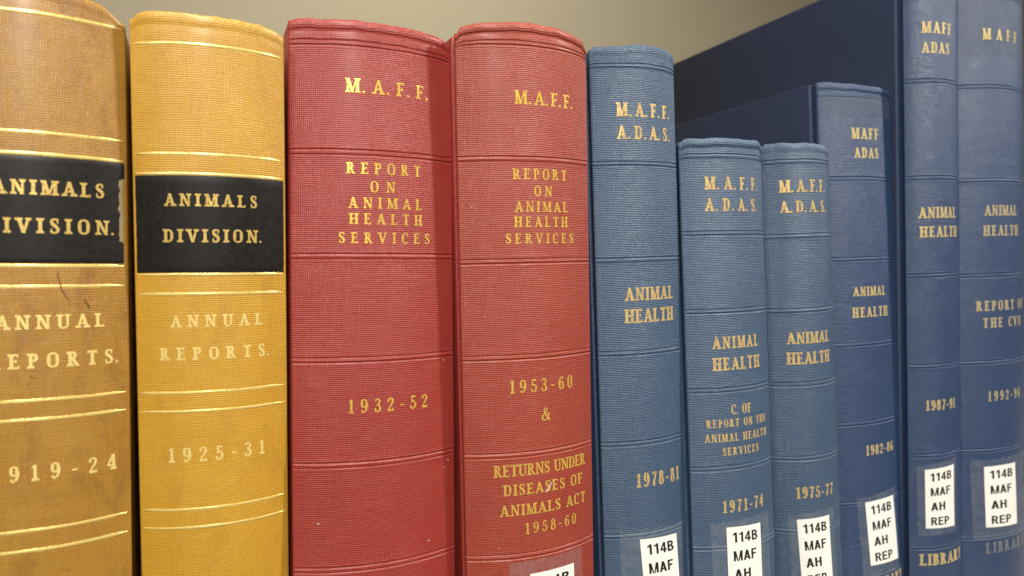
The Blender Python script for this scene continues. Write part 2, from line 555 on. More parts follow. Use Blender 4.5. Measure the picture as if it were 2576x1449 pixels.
def set_line(face_args, text, u0, u1, cap):
    """polygons of one line of type, letter-spaced to fill u0..u1 (mm); gaps fall between the letters"""
    xs = face_args[4]
    for _ in range(12):
        kx = (xs / face_args[4]) ** 0.8
        f = Face(face_args[0] * kx, face_args[1], face_args[2] * kx, face_args[3], xs)
        gl = [f.glyph(c) for c in text]
        nat = sum(g[1] for g in gl) * cap
        gaps = len(text) - 1
        if nat <= (u1 - u0) * 1.01 or gaps == 0:
            break
        xs *= 0.95
    # stops cling to their letters: only a third of the spacing before them
    wts = [0.3 if text[i + 1] in '.' else 1.0 for i in range(gaps)]
    sp = (u1 - u0 - nat) / max(0.01, sum(wts))
    polys, x = [], u0
    for i, (q, wd) in enumerate(gl):
        for p in q:
            polys.append([(x + px * cap, pz * cap) for px, pz in p])
        x += wd * cap + (sp * wts[i] if i < gaps else 0)
    return polys


SLAB = (0.215, 0.125, 0.12, 0.095, 1.0)
ROMAN = (0.200, 0.100, 0.10, 0.070, 1.02)
BOLD = (0.225, 0.115, 0.085, 0.075, 0.88)


# ------------------------------------------------------------------ a book
BOOKS = []


class Book:
    """x across the spine, y into the shelf, z up; millimetres in, metres out.  z values are given relative to eye height."""

    def __init__(self, x0, D, W, sr, lean, tilt, top, label, groove, hinge):
        self.W, self.sag = W, sr * W
        self.al = 2 * math.atan(2 * sr)
        self.Rr = W / 2 / math.sin(self.al)
        self.s = self.Rr * self.al
        self.tan = math.tan(R(tilt))
        self.be = R(lean)
        self.z0 = EYE * 1000 / math.cos(self.be)
        self.base = abs(W / 2 * math.sin(self.be)) + 0.2
        self.top = top                              # [(arc, z above eye level)]
        self.H = max(t for _, t in top) + self.z0
        self.g, self.hinge = groove, hinge
        BOOKS.append(self)
        self.seed = float(len(BOOKS))
        self.r = 1.3
        e = bpy.data.objects.new('book', None)
        COL.objects.link(e)
        e.empty_display_size = 0.03
        e.location = (x0 / 1000 - EYE * math.tan(self.be), D / 1000, 0)
        e.rotation_euler = (0, self.be, 0)
        e['label'] = label
        e['category'] = 'book'
        e['group'] = 'bound volumes standing in a row on the shelf'
        self.o = e

    def prof(self, a):
        """point and outward normal of the spine section at arc length a"""
        t = max(-1.05, min(1.05, a / self.s)) * self.al
        return (self.Rr * math.sin(t), self.Rr * (1 - math.cos(t))), (math.sin(t), -math.cos(t))

    def P(self, x, y, z):
        return Vector((x / 1000, (y + (z - self.z0) * self.tan) / 1000, z / 1000))

    def und(self, a, z):
        """cloth never lies quite flat"""
        return 0.16 * noise.noise(Vector((a * 0.05, z * 0.03, self.seed * 5.0)))

    def on(self, a, z, off):
        """z relative to eye level"""
        off += self.und(a, z + self.z0)
        (x, y), (nx, ny) = self.prof(a)
        return self.P(x + nx * off, y + ny * off, z + self.z0)

    def dtop(self, a):
        return interp(a, self.top) + self.z0 - self.H

    def spine(self, mat, bands, seed, double=True, roll=0.35, wear=1.0, depth=0.32):
        s, al, r, g = self.s, self.al, self.r, self.g
        cols = []
        n = 46
        for i in range(n + 1):
            a = s * (-1 + 2 * i / n)
            (x, y), (nx, ny) = self.prof(a)
            cols.append((x, y, nx, ny, a, 1.0))
        side = []
        (px, py), (nx, ny) = self.prof(s)
        cx, cy = px - r * nx, py - r * ny
        arc = s
        for i in range(1, 8):
            t = al + (R(125) - al) * i / 7 if g > 0.6 else al + (R(95) - al) * i / 7
            q = (cx + r * math.sin(t), cy - r * math.cos(t))
            arc += r * (R(125) - al) / 7
            side.append((q[0], q[1], math.sin(t), -math.cos(t), arc, max(0, 1 - i / 6)))
        bx, by = side[-1][0], side[-1][1]
        xe = cx + r - g
        side.append((min(bx, xe + 0.1), by + 1.2, 1, 0, arc + 1.3, 0))
        side.append((xe, by + 2.4, 1, 0, arc + 2.6, 0))
        side.append((xe, by + self.hinge + 3.5, 1, 0, arc + 8, 0))
        self.edge_x, self.edge_y = cx + r, cy
        cols = [(-x, y, -nx_, ny_, -a, w_) for x, y, nx_, ny_, a, w_ in reversed(side)] + cols + side
        # rows: (z, offset, is_cap)
        zs = set()
        H = self.H
        z = self.base
        while z < H - 7:
            zs.add(round(z, 2))
            z += 3.0
        zb = [b + self.z0 for b in bands if b + self.z0 > self.base + 3]
        for b in zb:
            k = -2.4
            while k <= 2.4:
                zs.add(round(b + k, 2))
                k += 0.12
        zs = sorted(v for v in zs if self.base <= v < H - 6.5)

        def off(z_):
            d = 0
            for b in zb:
                if abs(z_ - b) < 3:
                    if double:
                        for c_ in (-1.0, 1.0):
                            d -= depth * math.exp(-((z_ - b - c_) / 0.25) ** 2)
                        d += depth * 0.35 * math.exp(-((z_ - b) / 0.5) ** 2)
                        d += 0.05 * math.exp(-((z_ - b + 1.75) / 0.4) ** 2) + 0.05 * math.exp(-((z_ - b - 1.75) / 0.4) ** 2)
                    else:
                        d -= depth * math.exp(-((z_ - b) / 0.5) ** 2)
            return d
        rows = [(z_, off(z_), 0) for z_ in zs]
        cap = [(-6.4, 0.0), (-5.8, -0.06), (-5.2, -roll * 0.6), (-4.7, -roll * 0.7), (-4.2, -roll * 0.2), (-3.6, roll * 0.4), (-2.9, roll * 0.75),
               (-2.1, roll * 0.8), (-1.4, roll * 0.5), (-0.8, 0.0), (-0.35, -0.4), (-0.08, -0.9), (0.0, -1.4), (-0.15, -2.0),
               (-0.7, -2.6), (-1.6, -2.9), (-6.5, -3.0)]
        rows += [(H + a_, b_, 1) for a_, b_ in cap]
        V, U, Wr = [], [], []
        for ri, (z_, o_, c_) in enumerate(rows):
            for (x, y, nx, ny, a, w_) in cols:
                k = sstep((z_ - (H - 14)) / 14)
                ca = max(-s, min(s, a))
                wob = noise.noise(Vector((ca * 0.16, seed * 7.3, 0.0))) * 0.55 + noise.noise(Vector((ca * 0.6, seed * 3.1, 4.0))) * 0.22 + noise.noise(Vector((ca * 1.7, seed * 2.3, 9.0))) * 0.16
                zz = z_ + k * (self.dtop(ca) + wob)
                und = self.und(a, z_)
                oo = (o_ if (c_ == 0 or o_ > -0.5) else o_) * w_ + und * w_
                if c_ and o_ < -0.5:
                    oo = o_ * (0.35 + 0.65 * w_)
                V.append(self.P(x + nx * oo, y + ny * oo, zz))
                U.append((a, z_ - self.z0 - o_ * c_ * 0.8))
                e1 = sstep((z_ - (H - 3.2)) / 2.4) * 0.9
                e2 = sstep((abs(a) - s + 0.6) / 1.5) * 0.25
                Wr.append(wear * max(e1, e2) * (1 if abs(a) < s + 3.2 else 0.3))
        nc = len(cols)
        Fc = [(i * nc + j, i * nc + j + 1, (i + 1) * nc + j + 1, (i + 1) * nc + j) for i in range(len(rows) - 1) for j in range(nc - 1)]
        return link('spine', mesh_from('spine', V, Fc, U, Wr), mat, self.o)

    def covers(self, mat, depth=212, th=2.9, drop=0.0):
        """left and right boards with rounded front edges, and the page block between them"""
        ys, ye = self.edge_y + self.hinge, self.edge_y + depth
        out = []
        for sgn in (-1, 1):
            a = self.s * sgn
            zt = self.H + self.dtop(a) - drop
            xo = self.edge_x - 0.15
            sec = []
            rr = 1.25
            for k in range(7):
                t = R(90) * k / 6
                sec.append((xo - rr + rr * math.cos(t), ys + rr - rr * math.sin(t)))
            sec += [(xo - th + rr - rr * math.sin(R(90) * k / 4), ys + rr - rr * math.cos(R(90) * k / 4)) for k in range(5)]
            sec += [(xo - th, ye), (xo - 0.5, ye), (xo, ye - 0.5)]
            cxm, cym = xo - th / 2, (ys + ye) / 2
            V, U, Wr = [], [], []
            zl = [(self.base, 0.6), (self.base + 0.6, 0.0)] + [(self.base + 0.6 + (zt - self.base - 1.5) * k / 12, 0.0) for k in range(1, 13)] + \
                 [(zt - 0.45, 0.12), (zt - 0.12, 0.45), (zt, 0.9)]
            for z_, ins in zl:
                per = 0
                for i, (x, y) in enumerate(sec):
                    xx = x + (ins if x < cxm else -ins)
                    yy = y + (ins if y < cym else -ins)
                    if i:
                        per += math.hypot(x - sec[i - 1][0], y - sec[i - 1][1])
                    V.append(self.P(sgn * xx, yy, z_))
                    U.append((per + 300 + sgn * 100, z_))
                    Wr.append(0.55 * max(sstep((z_ - zt + 0.6) / 0.5), sstep((ys + 1.0 - y) / 0.9) * 0.8))
            nc = len(sec)
            Fc = []
            for i in range(len(zl) - 1):
                for j in range(nc):
                    j2 = (j + 1) % nc
                    q = (i * nc + j, i * nc + j2, (i + 1) * nc + j2, (i + 1) * nc + j)
                    Fc.append(q if sgn < 0 else q[::-1])
            topf = tuple((len(zl) - 1) * nc + j for j in range(nc))
            botf = tuple(range(nc))
            Fc += [topf if sgn < 0 else topf[::-1], botf[::-1] if sgn < 0 else botf]
            me = mesh_from('cover', V, Fc, U, Wr)
            bm = bmesh.new()
            bm.from_mesh(me)
            bmesh.ops.recalc_face_normals(bm, faces=bm.faces)
            bm.to_mesh(me)
            bm.free()
            out.append(link('cover', me, mat, self.o))
        # page block: rounded back, concave fore edge
        zt = self.H + min(self.dtop(-self.s), self.dtop(self.s)) - 3.5
        xi = self.edge_x - 3.2
        V = []
        sec = [(xi * k / 6, self.sag * (k / 6) ** 2 + 4.5) for k in range(-6, 7)] + \
              [(xi * k / 6, ye - 4 - 5 * (1 - (k / 6) ** 2)) for k in range(6, -7, -1)]
        for z_ in (self.base + 3.2, zt):
            V += [self.P(x, y, z_) for x, y in sec]
        nc = len(sec)
        Fc = [(j, (j + 1) % nc, nc + (j + 1) % nc, nc + j) for j in range(nc)] + [tuple(range(nc))[::-1], tuple(range(nc, 2 * nc))]
        link('page_block', mesh_from('page_block', V, Fc), M['pages'], self.o, False)
        return out

    def lettering(self, mat, face, lines, parent=None, lift=0.07, name='lettering'):
        """lines: (text, left arc, right arc, baseline z, cap height)"""
        V, Fc, U = [], [], []
        k = 0
        for text, u0, u1, zb, cap in lines:
            for p in set_line(face, text, u0, u1, cap):
                i0 = len(V)
                k += 1
                for (x, z) in p:
                    V.append(self.on(x, zb + z, lift + 0.0025 * (k % 9)))
                    U.append((x, zb + z))
                Fc.append(tuple(range(i0, i0 + len(p))))
        me = mesh_from(name, V, Fc, U)
        return link(name, me, mat, parent or self.o, False)

    def sheet(self, name, mat, corner, off, parent=None, nu=14, nv=14, jag=None, wear=0, rim=0.0):
        """a patch lying on the spine; corner = four (arc, z): top left, top right, bottom left, bottom right"""
        tl, tr, bl, br = corner
        V, U = [], []
        for j in range(nv + 1):
            v = j / nv
            for i in range(nu + 1):
                u = i / nu
                a = (tl[0] * (1 - u) + tr[0] * u) * (1 - v) + (bl[0] * (1 - u) + br[0] * u) * v
                z = (tl[1] * (1 - u) + tr[1] * u) * (1 - v) + (bl[1] * (1 - u) + br[1] * u) * v
                if jag:
                    a, z = jag(a, z, u, v, i, j)
                edge = i in (0, nu) or j in (0, nv)
                V.append(self.on(a, z, off if not edge else off - rim))
                U.append((a, z))
        nc = nu + 1
        Fc = [((j + 1) * nc + i, (j + 1) * nc + i + 1, j * nc + i + 1, j * nc + i) for j in range(nv) for i in range(nu)]
        return link(name, mesh_from(name, V, Fc, U), mat, parent or self.o)

    def gilt_line(self, z, wd=1.0, seed=0, inset=0.8):
        V, U = [], []
        n = 60
        sec = [(-0.5, 0.0), (-0.25, 0.10), (0.0, 0.13), (0.25, 0.10), (0.5, 0.0)]
        for i in range(n + 1):
            a = (self.s - inset) * (-1 + 2 * i / n)
            taper = min(1, 0.35 + 0.65 * sstep((self.s - inset - abs(a)) / 5))
            w_ = wd * taper * (1 + 0.22 * noise.noise(Vector((a * 0.5, seed * 3.7, z))))
            dz = 0.10 * noise.noise(Vector((a * 0.12, seed * 1.7, z * 2)))
            for (k, o_) in sec:
                V.append(self.on(a, z + dz + k * w_, 0.04 + o_))
                U.append((a, z + k))
        Fc = [(i * 5 + j, (i + 1) * 5 + j, (i + 1) * 5 + j + 1, i * 5 + j + 1) for i in range(n) for j in range(4)]
        return link('gilt_line', mesh_from('gilt_line', V, Fc, U), M['gilt_line'], self.o)

    def spine_label(self, corner, tape, rows=4, seed=0):
        """white call-number label under clear tape"""
        rnd = random.Random(seed)
        (tl, tr, bl, br) = tape

        def jag(a, z, u, v, i, j):
            if j == 0:
                z += (0.45 if i % 2 else -0.35) + rnd.uniform(-.2, .2)
            return a, z
        self.sheet('clear_tape', M['tape'], tape, 0.12, nu=26, nv=16, jag=jag)
        lab = self.sheet('call_number_label', M['paper'], corner, 0.22, nu=12, nv=14)
        tl, tr, bl, br = corner

        def at(u, v, off):
            a = (tl[0] * (1 - u) + tr[0] * u) * (1 - v) + (bl[0] * (1 - u) + br[0] * u) * v
            z = (tl[1] * (1 - u) + tr[1] * u) * (1 - v) + (bl[1] * (1 - u) + br[1] * u) * v
            return self.on(a, z, off), (a, z)
        V, Fc, U = [], [], []
        for r_, (txt, wd_) in enumerate((('114B', 0.72), ('MAF', 0.66), ('AH', 0.46), ('REP', 0.60))[:rows]):
            vs, fs = FONT[txt]
            x0, x1 = min(v_[0] for v_ in vs), max(v_[0] for v_ in vs)
            i0 = len(V)
            vb = 0.208 + 0.247 * r_
            lift = [0.27] * len(vs)
            for k, f_ in enumerate(fs):
                for v_ in f_:
                    lift[v_] = 0.27 + 0.003 * (k % 7)
            for (x, y), lf in zip(vs, lift):
                p, q = at(0.155 + (x - x0) / (x1 - x0) * wd_, vb - y * 0.135, lf)
                V.append(p)
                U.append(q)
            Fc += [tuple(i0 + k for k in f_) for f_ in fs]
        link('lettering', mesh_from('lettering', V, Fc, U), M['ink'], lab, False)
        return lab


def sans(txt):
    """bold sans capitals for the label printer, as outlines of width-aware strokes; cap height 1"""
    T = 0.20
    V, Fc = [], []
    x0 = 0.0

    def poly(*p):
        i0 = len(V)
        V.extend((x0 + a, b_) for a, b_ in p)
        Fc.append(list(range(i0, i0 + len(p))))

    def rect(a, b_, c, d):
        poly((a, b_), (c, b_), (c, d), (a, d))

    def bow(cx, cy, rx, ry, t=T, a0=-90, a1=90, n=10):
        o = [(cx + rx * math.cos(R(a0 + (a1 - a0) * k / n)), cy + ry * math.sin(R(a0 + (a1 - a0) * k / n))) for k in range(n + 1)]
        h = [(cx + (rx - t) * math.cos(R(a0 + (a1 - a0) * k / n)), cy + (ry - t * 0.85) * math.sin(R(a0 + (a1 - a0) * k / n))) for k in range(n + 1)]
        for k in range(n):
            poly(h[k], o[k], o[k + 1], h[k + 1])
    th = T * 0.85
    for ch in txt:
        if ch == '1':
            rect(.24, 0, .24 + T, 1); poly((.06, .68), (.24, .76), (.24, 1.0), (.30, 1.0), (.24, .92), (.06, .84)); wd = .56
        elif ch == '4':
            rect(.33, 0, .33 + T * .95, 1); rect(.02, .21, .64, .37); poly((.02, .21), (.02, .37), (.33, 1.0), (.36, .80), (.20, .37)); wd = .64
        elif ch == 'B':
            rect(.07, 0, .07 + T, 1); bow(.38, .745, .29, .255); bow(.40, .275, .32, .275)
            rect(.27, 1 - th, .39, 1); rect(.27, .46, .40, .46 + th * .95); rect(.27, 0, .41, th); wd = .76
        elif ch == 'M':
            rect(.07, 0, .07 + T * .95, 1); rect(.73, 0, .73 + T * .95, 1)
            poly((.40, 0), (.50, 0), (.30, 1), (.08, 1)); poly((.49, 0), (.59, 0), (.91, 1), (.69, 1)); wd = .99
        elif ch == 'A':
            poly((0, 0), (.21, 0), (.46, 1), (.25, 1)); poly((.50, 0), (.71, 0), (.46, 1), (.25, 1)); rect(.14, .21, .57, .37); wd = .72
        elif ch == 'F':
            rect(.07, 0, .07 + T, 1); rect(.07, 1 - th, .64, 1); rect(.07, .43, .57, .43 + th); wd = .67
        elif ch == 'H':
            rect(.07, 0, .07 + T, 1); rect(.52, 0, .52 + T, 1); rect(.07, .44, .7, .44 + th); wd = .80
        elif ch == 'R':
            rect(.07, 0, .07 + T, 1); bow(.42, .72, .29, .28); rect(.2, 1 - th, .43, 1); rect(.2, .44, .43, .44 + th)
            poly((.34, .46), (.54, 0), (.78, 0), (.54, .48)); wd = .78
        elif ch == 'E':
            rect(.07, 0, .07 + T, 1); rect(.07, 1 - th, .65, 1); rect(.07, .42, .61, .42 + th); rect(.07, 0, .67, th); wd = .72
        elif ch == 'P':
            rect(.07, 0, .07 + T, 1); bow(.39, .69, .31, .31); rect(.2, 1 - th, .40, 1); rect(.2, .38, .40, .38 + th); wd = .72
        x0 += wd + 0.03
    return V, Fc


FONT = {t: sans(t) for t in ('114B', 'MAF', 'AH', 'REP')}


# ------------------------------------------------------------------ the setting
def box(name, lo, hi, mat, bev=0.0):
    bm = bmesh.new()
    bmesh.ops.create_cube(bm, size=1)
    for v in bm.verts:
        v.co = Vector([(lo[k] + hi[k]) / 2 + v.co[k] * (hi[k] - lo[k]) for k in range(3)])
    if bev:
        bmesh.ops.bevel(bm, geom=bm.edges[:], offset=bev, segments=3, affect='EDGES')
    me = bpy.data.meshes.new(name)
    bm.to_mesh(me)
    bm.free()
    o = link(name, me, mat, None, False)
    o['kind'] = 'structure'
    return o


box('shelf', (-1.2, 0.27, -0.022), (1.6, 0.60, 0.0), M['shelf'], 0.002)
box('upper_shelf', (-1.2, 0.33, EYE + 0.335), (1.6, 0.60, EYE + 0.357), M['shelf'], 0.002)
box('back_wall', (-3.0, 1.9, -0.6), (4.0, 1.95, 2.6), M['wall'])

# ------------------------------------------------------------------ the ten books, left to right
# 1919-24, tan
b = Book(-58.2, 294.6, 65.0, 0.148, 0.961, -0.022,
         [(-34, 95.5), (-20, 97.3), (8, 97.4), (20, 96.6), (28, 94.6), (34.4, 90.5)],
         'brown-tan book with torn black title patch, dated 1919-24, leftmost on the shelf', 0.4, 2.5)
b.spine(M['tan'], [], 1.0, roll=0.12)
b.covers(M['tan'], drop=2.2)
for i, z in enumerate((87.9, 47.7, 40.5, 2.7, -4.4, -43.1, -49.6, -87.4, -94.3)):
    b.gilt_line(z, 1.15, i)
rnd = random.Random(5)


def torn(a, z, u, v, i, j):
    if i == 24 and 0.15 < v < 0.78:
        a -= 2.0 + 1.0 * noise.noise(Vector((0, z * 0.45, 3)))
    if i >= 22 and v >= 0.78:
        a -= 0.5 + 0.5 * noise.noise(Vector((0, z * 1.1, 8)))
    return a, z


patch = b.sheet('title_patch', M['leather'], ((-34, 39.8), (34.0, 39.8), (-34, 3.6), (34.0, 3.6)), 0.30, nu=24, nv=40, jag=torn, rim=0.2)
b.sheet('exposed_backing', M['backing'], ((31.3, 34.5), (33.6, 34.5), (31.3, 11.5), (33.6, 11.5)), 0.10, nu=4, nv=16,
        jag=lambda a, z, u, v, i, j: (a + 0.5 * noise.noise(Vector((i, z, 2))), z), parent=patch)
b.lettering(M['gilt'], SLAB, [('ANIMALS', -6.2, 26.8, 26.7, 4.95), ('DIVISION.', -8.6, 30.1, 13.7, 5.1)], parent=patch, lift=0.37)
b.lettering(M['worn_gilt'], SLAB, [('ANNUAL', -5.9, 26.6, -18.9, 4.95), ('REPORTS.', -8.4, 31.2, -32.1, 5.0)])
b.lettering(M['worn_gilt'], SLAB, [('1919-24', -8.5, 30.1, -70.5, 5.55)])


def scratch(bk, pts, wd, mat=M['mark'], name='scratch'):
    V, Fc, U = [], [], []
    for i, (a, z) in enumerate(pts):
        k = wd * (0.3 + 0.7 * math.sin(math.pi * (i + 0.5) / len(pts)))
        for sgn in (-1, 1):
            V.append(bk.on(a + sgn * k / 2, z, 0.23))
            U.append((a, z))
    Fc = [(2 * i, 2 * i + 1, 2 * i + 3, 2 * i + 2) for i in range(len(pts) - 1)]
    link(name, mesh_from(name, V, Fc, U), mat, bk.o)


scratch(b, [(12.3, 0.6), (12.4, -1.2), (12.8, -3.2), (13.4, -5.4), (14.4, -7.6), (15.8, -9.4)], 0.4)
scratch(b, [(20.3, -8.8), (20.6, -9.8), (21.2, -10.8), (21.6, -11.6), (21.3, -12.3)], 0.6)
scratch(b, [(3.8, -34.6), (4.3, -35.0), (4.9, -35.2), (5.3, -35.0)], 0.6)

# 1925-31, mustard
b = Book(3.6, 295.9, 52.0, 0.150, 0.603, -2.204,
         [(-27.5, 90.6), (-25, 92.6), (-22, 92.9), (-10, 92.7), (3, 92.4), (17, 92.0), (25, 91.2), (27.5, 89.6)],
         'bright mustard-yellow book with intact black title patch, dated 1925-31', 0.5, 2.5)
b.spine(M['mustard'], [], 2.0, roll=0.15)
b.covers(M['mustard'], drop=1.5)
for i, z in enumerate((81.5, 42.3, 35.2, -1.4, -8.5, -45.0, -52.0, -88.9, -95.8)):
    b.gilt_line(z, 1.05, i + 20)
patch = b.sheet('title_patch', M['leather'], ((-27.2, 34.6), (27.2, 34.6), (-27.2, -0.7), (27.2, -0.7)), 0.30, nu=24, nv=24, rim=0.2,
                jag=lambda a, z, u, v, i, j: (a + (0.25 * noise.noise(Vector((z * 0.5, i, 1))) if i in (0, 24) else 0), z))
b.lettering(M['gilt'], SLAB, [('ANIMALS', -16.2, 15.8, 23.5, 4.5), ('DIVISION.', -16.9, 17.6, 10.4, 4.75)], parent=patch, lift=0.37)
b.lettering(M['worn_gilt'], SLAB, [('ANNUAL', -14.9, 17.6, -20.7, 4.45), ('REPORTS.', -19.0, 20.3, -32.8, 4.6)])
b.lettering(M['worn_gilt'], SLAB, [('1925-31', -16.9, 18.2, -71.0, 5.5)])

# 1932-52, crimson
b = Book(65.8, 297.4, 66.0, 0.123, 0.823, 0.667,
         [(-34.3, 98.0), (-32, 98.8), (-24, 98.6), (-5, 98.6), (11, 98.3), (23, 98.0), (30, 97.2), (34.3, 95.0)],
         'thick crimson book dated 1932-52, with no white label in view', 1.2, 4.5)
b.spine(M['crimson'], [89.2, 46.0, 4.6, -36.7, -78.7, -120.5, -160.0], 3.0, roll=0.40)
b.covers(M['crimson'])
b.lettering(M['red_gilt'], ROMAN, [('M.A.F.F.', -12.8, 22.1, 69.8, 5.6)])
b.lettering(M['red_gilt'], ROMAN, [('REPORT', -12.9, 18.2, 37.6, 4.5), ('ON', -3.6, 6.8, 30.4, 4.4), ('ANIMAL', -12.1, 18.5, 23.9, 4.4),
                                   ('HEALTH', -12.0, 18.7, 17.5, 4.4), ('SERVICES', -16.1, 22.3, 10.0, 4.25)])
b.lettering(M['red_gilt'], ROMAN, [('1932-52', -13.2, 20.7, -58.0, 5.5)])
for (a, z) in ((-25, -101.5), (20.5, -114), (29, -39), (31, -82)):
    scratch(b, [(a - .35, z + .3), (a, z), (a + .2, z - .3)], 0.7, M['fleck'], 'paint_fleck')

# 1953-60, faded red
b = Book(130.7, 289.4, 60.3, 0.131, -0.467, -0.511,
         [(-31.5, 97.6), (-30, 100.1), (-24, 101.3), (-12, 102.0), (0, 102.4), (11, 102.0), (23, 100.9), (29, 99.2), (31.5, 96.5)],
         'faded red book dated 1953-60, with RETURNS UNDER DISEASES OF ANIMALS ACT low on its spine', 1.5, 4.5)
b.spine(M['red'], [93.4, 45.0, 2.0, -38.8, -80.7, -124.5, -165.0], 4.0, roll=0.50)
b.covers(M['crimson'])
b.lettering(M['red_gilt'], ROMAN, [('M.A.F.F.', -7.7, 21.7, 68.0, 5.7)])
b.lettering(M['red_gilt'], ROMAN, [('REPORT', -9.2, 17.4, 36.6, 4.45), ('ON', 0.2, 9.2, 29.5, 4.4), ('ANIMAL', -8.5, 17.7, 22.8, 4.45),
                                   ('HEALTH', -9.0, 17.5, 16.4, 4.45), ('SERVICES', -12.8, 20.7, 9.5, 4.2)])
b.lettering(M['red_gilt'], ROMAN, [('1953-60', -12.5, 18.8, -54.2, 5.65), ('&', 1.8, 6.9, -66.9, 5.6)])
b.lettering(M['red_gilt'], ROMAN, [('RETURNS UNDER', -19.9, 26.5, -89.7, 5.0), ('DISEASES OF', -16.0, 24.1, -98.0, 4.8),
                                   ('ANIMALS ACT', -17.5, 26.1, -106.8, 4.8), ('1958-60', -6.8, 19.7, -115.2, 4.8)])
scratch(b, [(3.2, -98.4), (4.2, -97.2), (5.2, -95.8), (6.2, -94.2)], 0.8, M['fleck'], 'paint_fleck')
b.spine_label(((-4.9, -132.8), (17.7, -132.6), (-4.9, -168), (17.7, -168)), ((-14, -127.2), (23, -126.5), (-14, -173), (23, -172)), seed=1)

# 1978-81, mid blue
b = Book(189.6, 294.9, 44.4, 0.131, -0.995, 0.412,
         [(-23.2, 98.4), (-22, 99.8), (-8, 100.3), (8, 101.0), (16, 101.0), (21, 100.2), (23.2, 98.4)],
         'mid-blue book dated 1978-81, taller than the two blue books to its right', 1.5, 4.5)
b.spine(M['blue'], [91.0, 46.3, 1.9, -41.0, -83.1, -126.0, -168.0], 5.0, roll=0.18)
b.covers(M['blue_cover'])
b.lettering(M['dull_gilt'], BOLD, [('M.A.F.F.', -12.5, 18.0, 67.7, 6.35), ('A.D.A.S.', -12.4, 17.8, 57.4, 6.2)])
b.lettering(M['dull_gilt'], BOLD, [('ANIMAL', -10.9, 16.7, -16.8, 6.1), ('HEALTH', -11.4, 16.6, -27.0, 6.4)])
b.lettering(M['dull_gilt'], BOLD, [('1978-81', -8.3, 17.9, -103.7, 6.5)])
b.spine_label(((-7.3, -128.0), (14.1, -129.0), (-4.9, -164.6), (16.4, -165.6)), ((-17, -123.8), (19.5, -124.5), (-16, -170), (20, -170)), seed=2)

# 1971-74, mid blue, short
b = Book(238.3, 292.4, 48.4, 0.134, -0.556, 1.76,
         [(-25.4, 58.4), (-23.5, 60.0), (-11, 60.4), (9, 60.6), (21, 60.8), (24, 60.3), (25.4, 58.8)],
         'short mid-blue book dated 1971-74, with the words C. OF REPORT ON THE ANIMAL HEALTH SERVICES', 1.5, 4.5)
b.spine(M['blue'], [51.6, 14.3, -23.3, -61.5, -99.2, -137.0, -172.0], 6.0, roll=0.45)
b.covers(M['blue_cover'])
b.lettering(M['dull_gilt'], BOLD, [('M.A.F.F.', -14.5, 19.0, 35.4, 6.25), ('A.D.A.S.', -14.6, 17.9, 25.1, 6.05)])
b.lettering(M['dull_gilt'], BOLD, [('ANIMAL', -13.4, 14.7, -41.4, 5.8), ('HEALTH', -13.7, 15.3, -51.9, 6.2)])
b.lettering(M['dull_gilt'], (0.21, 0.105, 0.07, 0.065, 0.84),
            [('C. OF', -4.9, 7.4, -73.3, 4.6), ('REPORT ON THE', -17.8, 19.2, -79.4, 3.85), ('ANIMAL HEALTH', -18.8, 19.6, -86.3, 3.85),
             ('SERVICES', -10.1, 12.1, -93.1, 3.85)])
b.lettering(M['dull_gilt'], BOLD, [('1971-74', -11.2, 14.4, -120.7, 5.95)])
b.spine_label(((-9.6, -127.6), (11.0, -128.3), (-9.4, -164.0), (11.6, -164.6)), ((-17.5, -125.2), (18.5, -124.0), (-17, -170), (19, -169)), seed=3)

# 1975-77, mid blue, short
b = Book(291.9, 295.5, 44.7, 0.234, -1.42, 0.798,
         [(-25.5, 60.4), (-23.5, 61.4), (-9, 61.2), (6.4, 60.8), (15, 60.2), (22, 58.8), (25.5, 57.0)],
         'short mid-blue book dated 1975-77, in front of the recessed darker volume', 1.2, 4.5)
b.spine(M['blue'], [51.5, 13.2, -25.1, -63.2, -101.7, -139.5, -172.0], 7.0, roll=0.15)
b.covers(M['blue_cover'])
b.lettering(M['dull_gilt'], BOLD, [('M.A.F.F.', -17.8, 11.0, 35.8, 6.35), ('A.D.A.S.', -17.7, 11.0, 25.4, 6.1)])
b.lettering(M['dull_gilt'], BOLD, [('ANIMAL', -16.5, 9.7, -42.1, 5.85), ('HEALTH', -17.0, 9.9, -52.7, 6.15)])
b.lettering(M['dull_gilt'], BOLD, [('1975-77', -14.7, 8.8, -122.6, 6.0)])
b.spine_label(((-14.7, -133.4), (4.4, -132.9), (-13.0, -169.5), (6.0, -169.0)), ((-19.0, -131.0), (9.0, -129.3), (-18, -173), (10, -172)), seed=4)

# 1982-86, slate blue, set back
b = Book(348.3, 312.4, 53.7, 0.106, -0.898, 1.227,
         [(-27.7, 100.3), (-24, 100.6), (-14, 99.9), (8, 99.3), (27.7, 98.6)],
         'slate-blue book dated 1982-86, set back between the short blue book and a taller one', 1.9, 5.2)
b.spine(M['slate'], [93.3, 46.1, 0.9, -47.2, -91.9, -137.0, -180.0], 8.0, roll=0.35, depth=0.26)
b.covers(M['navy'])
b.sheet('clear_film', M['film'], ((-27.0, 93.0), (27.0, 93.0), (-27.0, 81.5), (27.0, 81.5)), 0.16, nu=24, nv=8,
        jag=lambda a, z, u, v, i, j: (a, z + (1.1 * noise.noise(Vector((a * 0.12, 3, 1))) if j == 8 else 0)))
b.lettering(M['pale_gilt'], BOLD, [('MAFF', -9.0, 11.8, 68.7, 6.2), ('ADAS', -7.5, 11.2, 58.0, 5.85)])
b.lettering(M['pale_gilt'], BOLD, [('ANIMAL', -11.1, 14.1, -20.0, 5.3), ('HEALTH', -12.0, 16.1, -32.0, 5.65)])
b.lettering(M['pale_gilt'], BOLD, [('1982-86', -5.9, 17.6, -110.5, 5.7)])
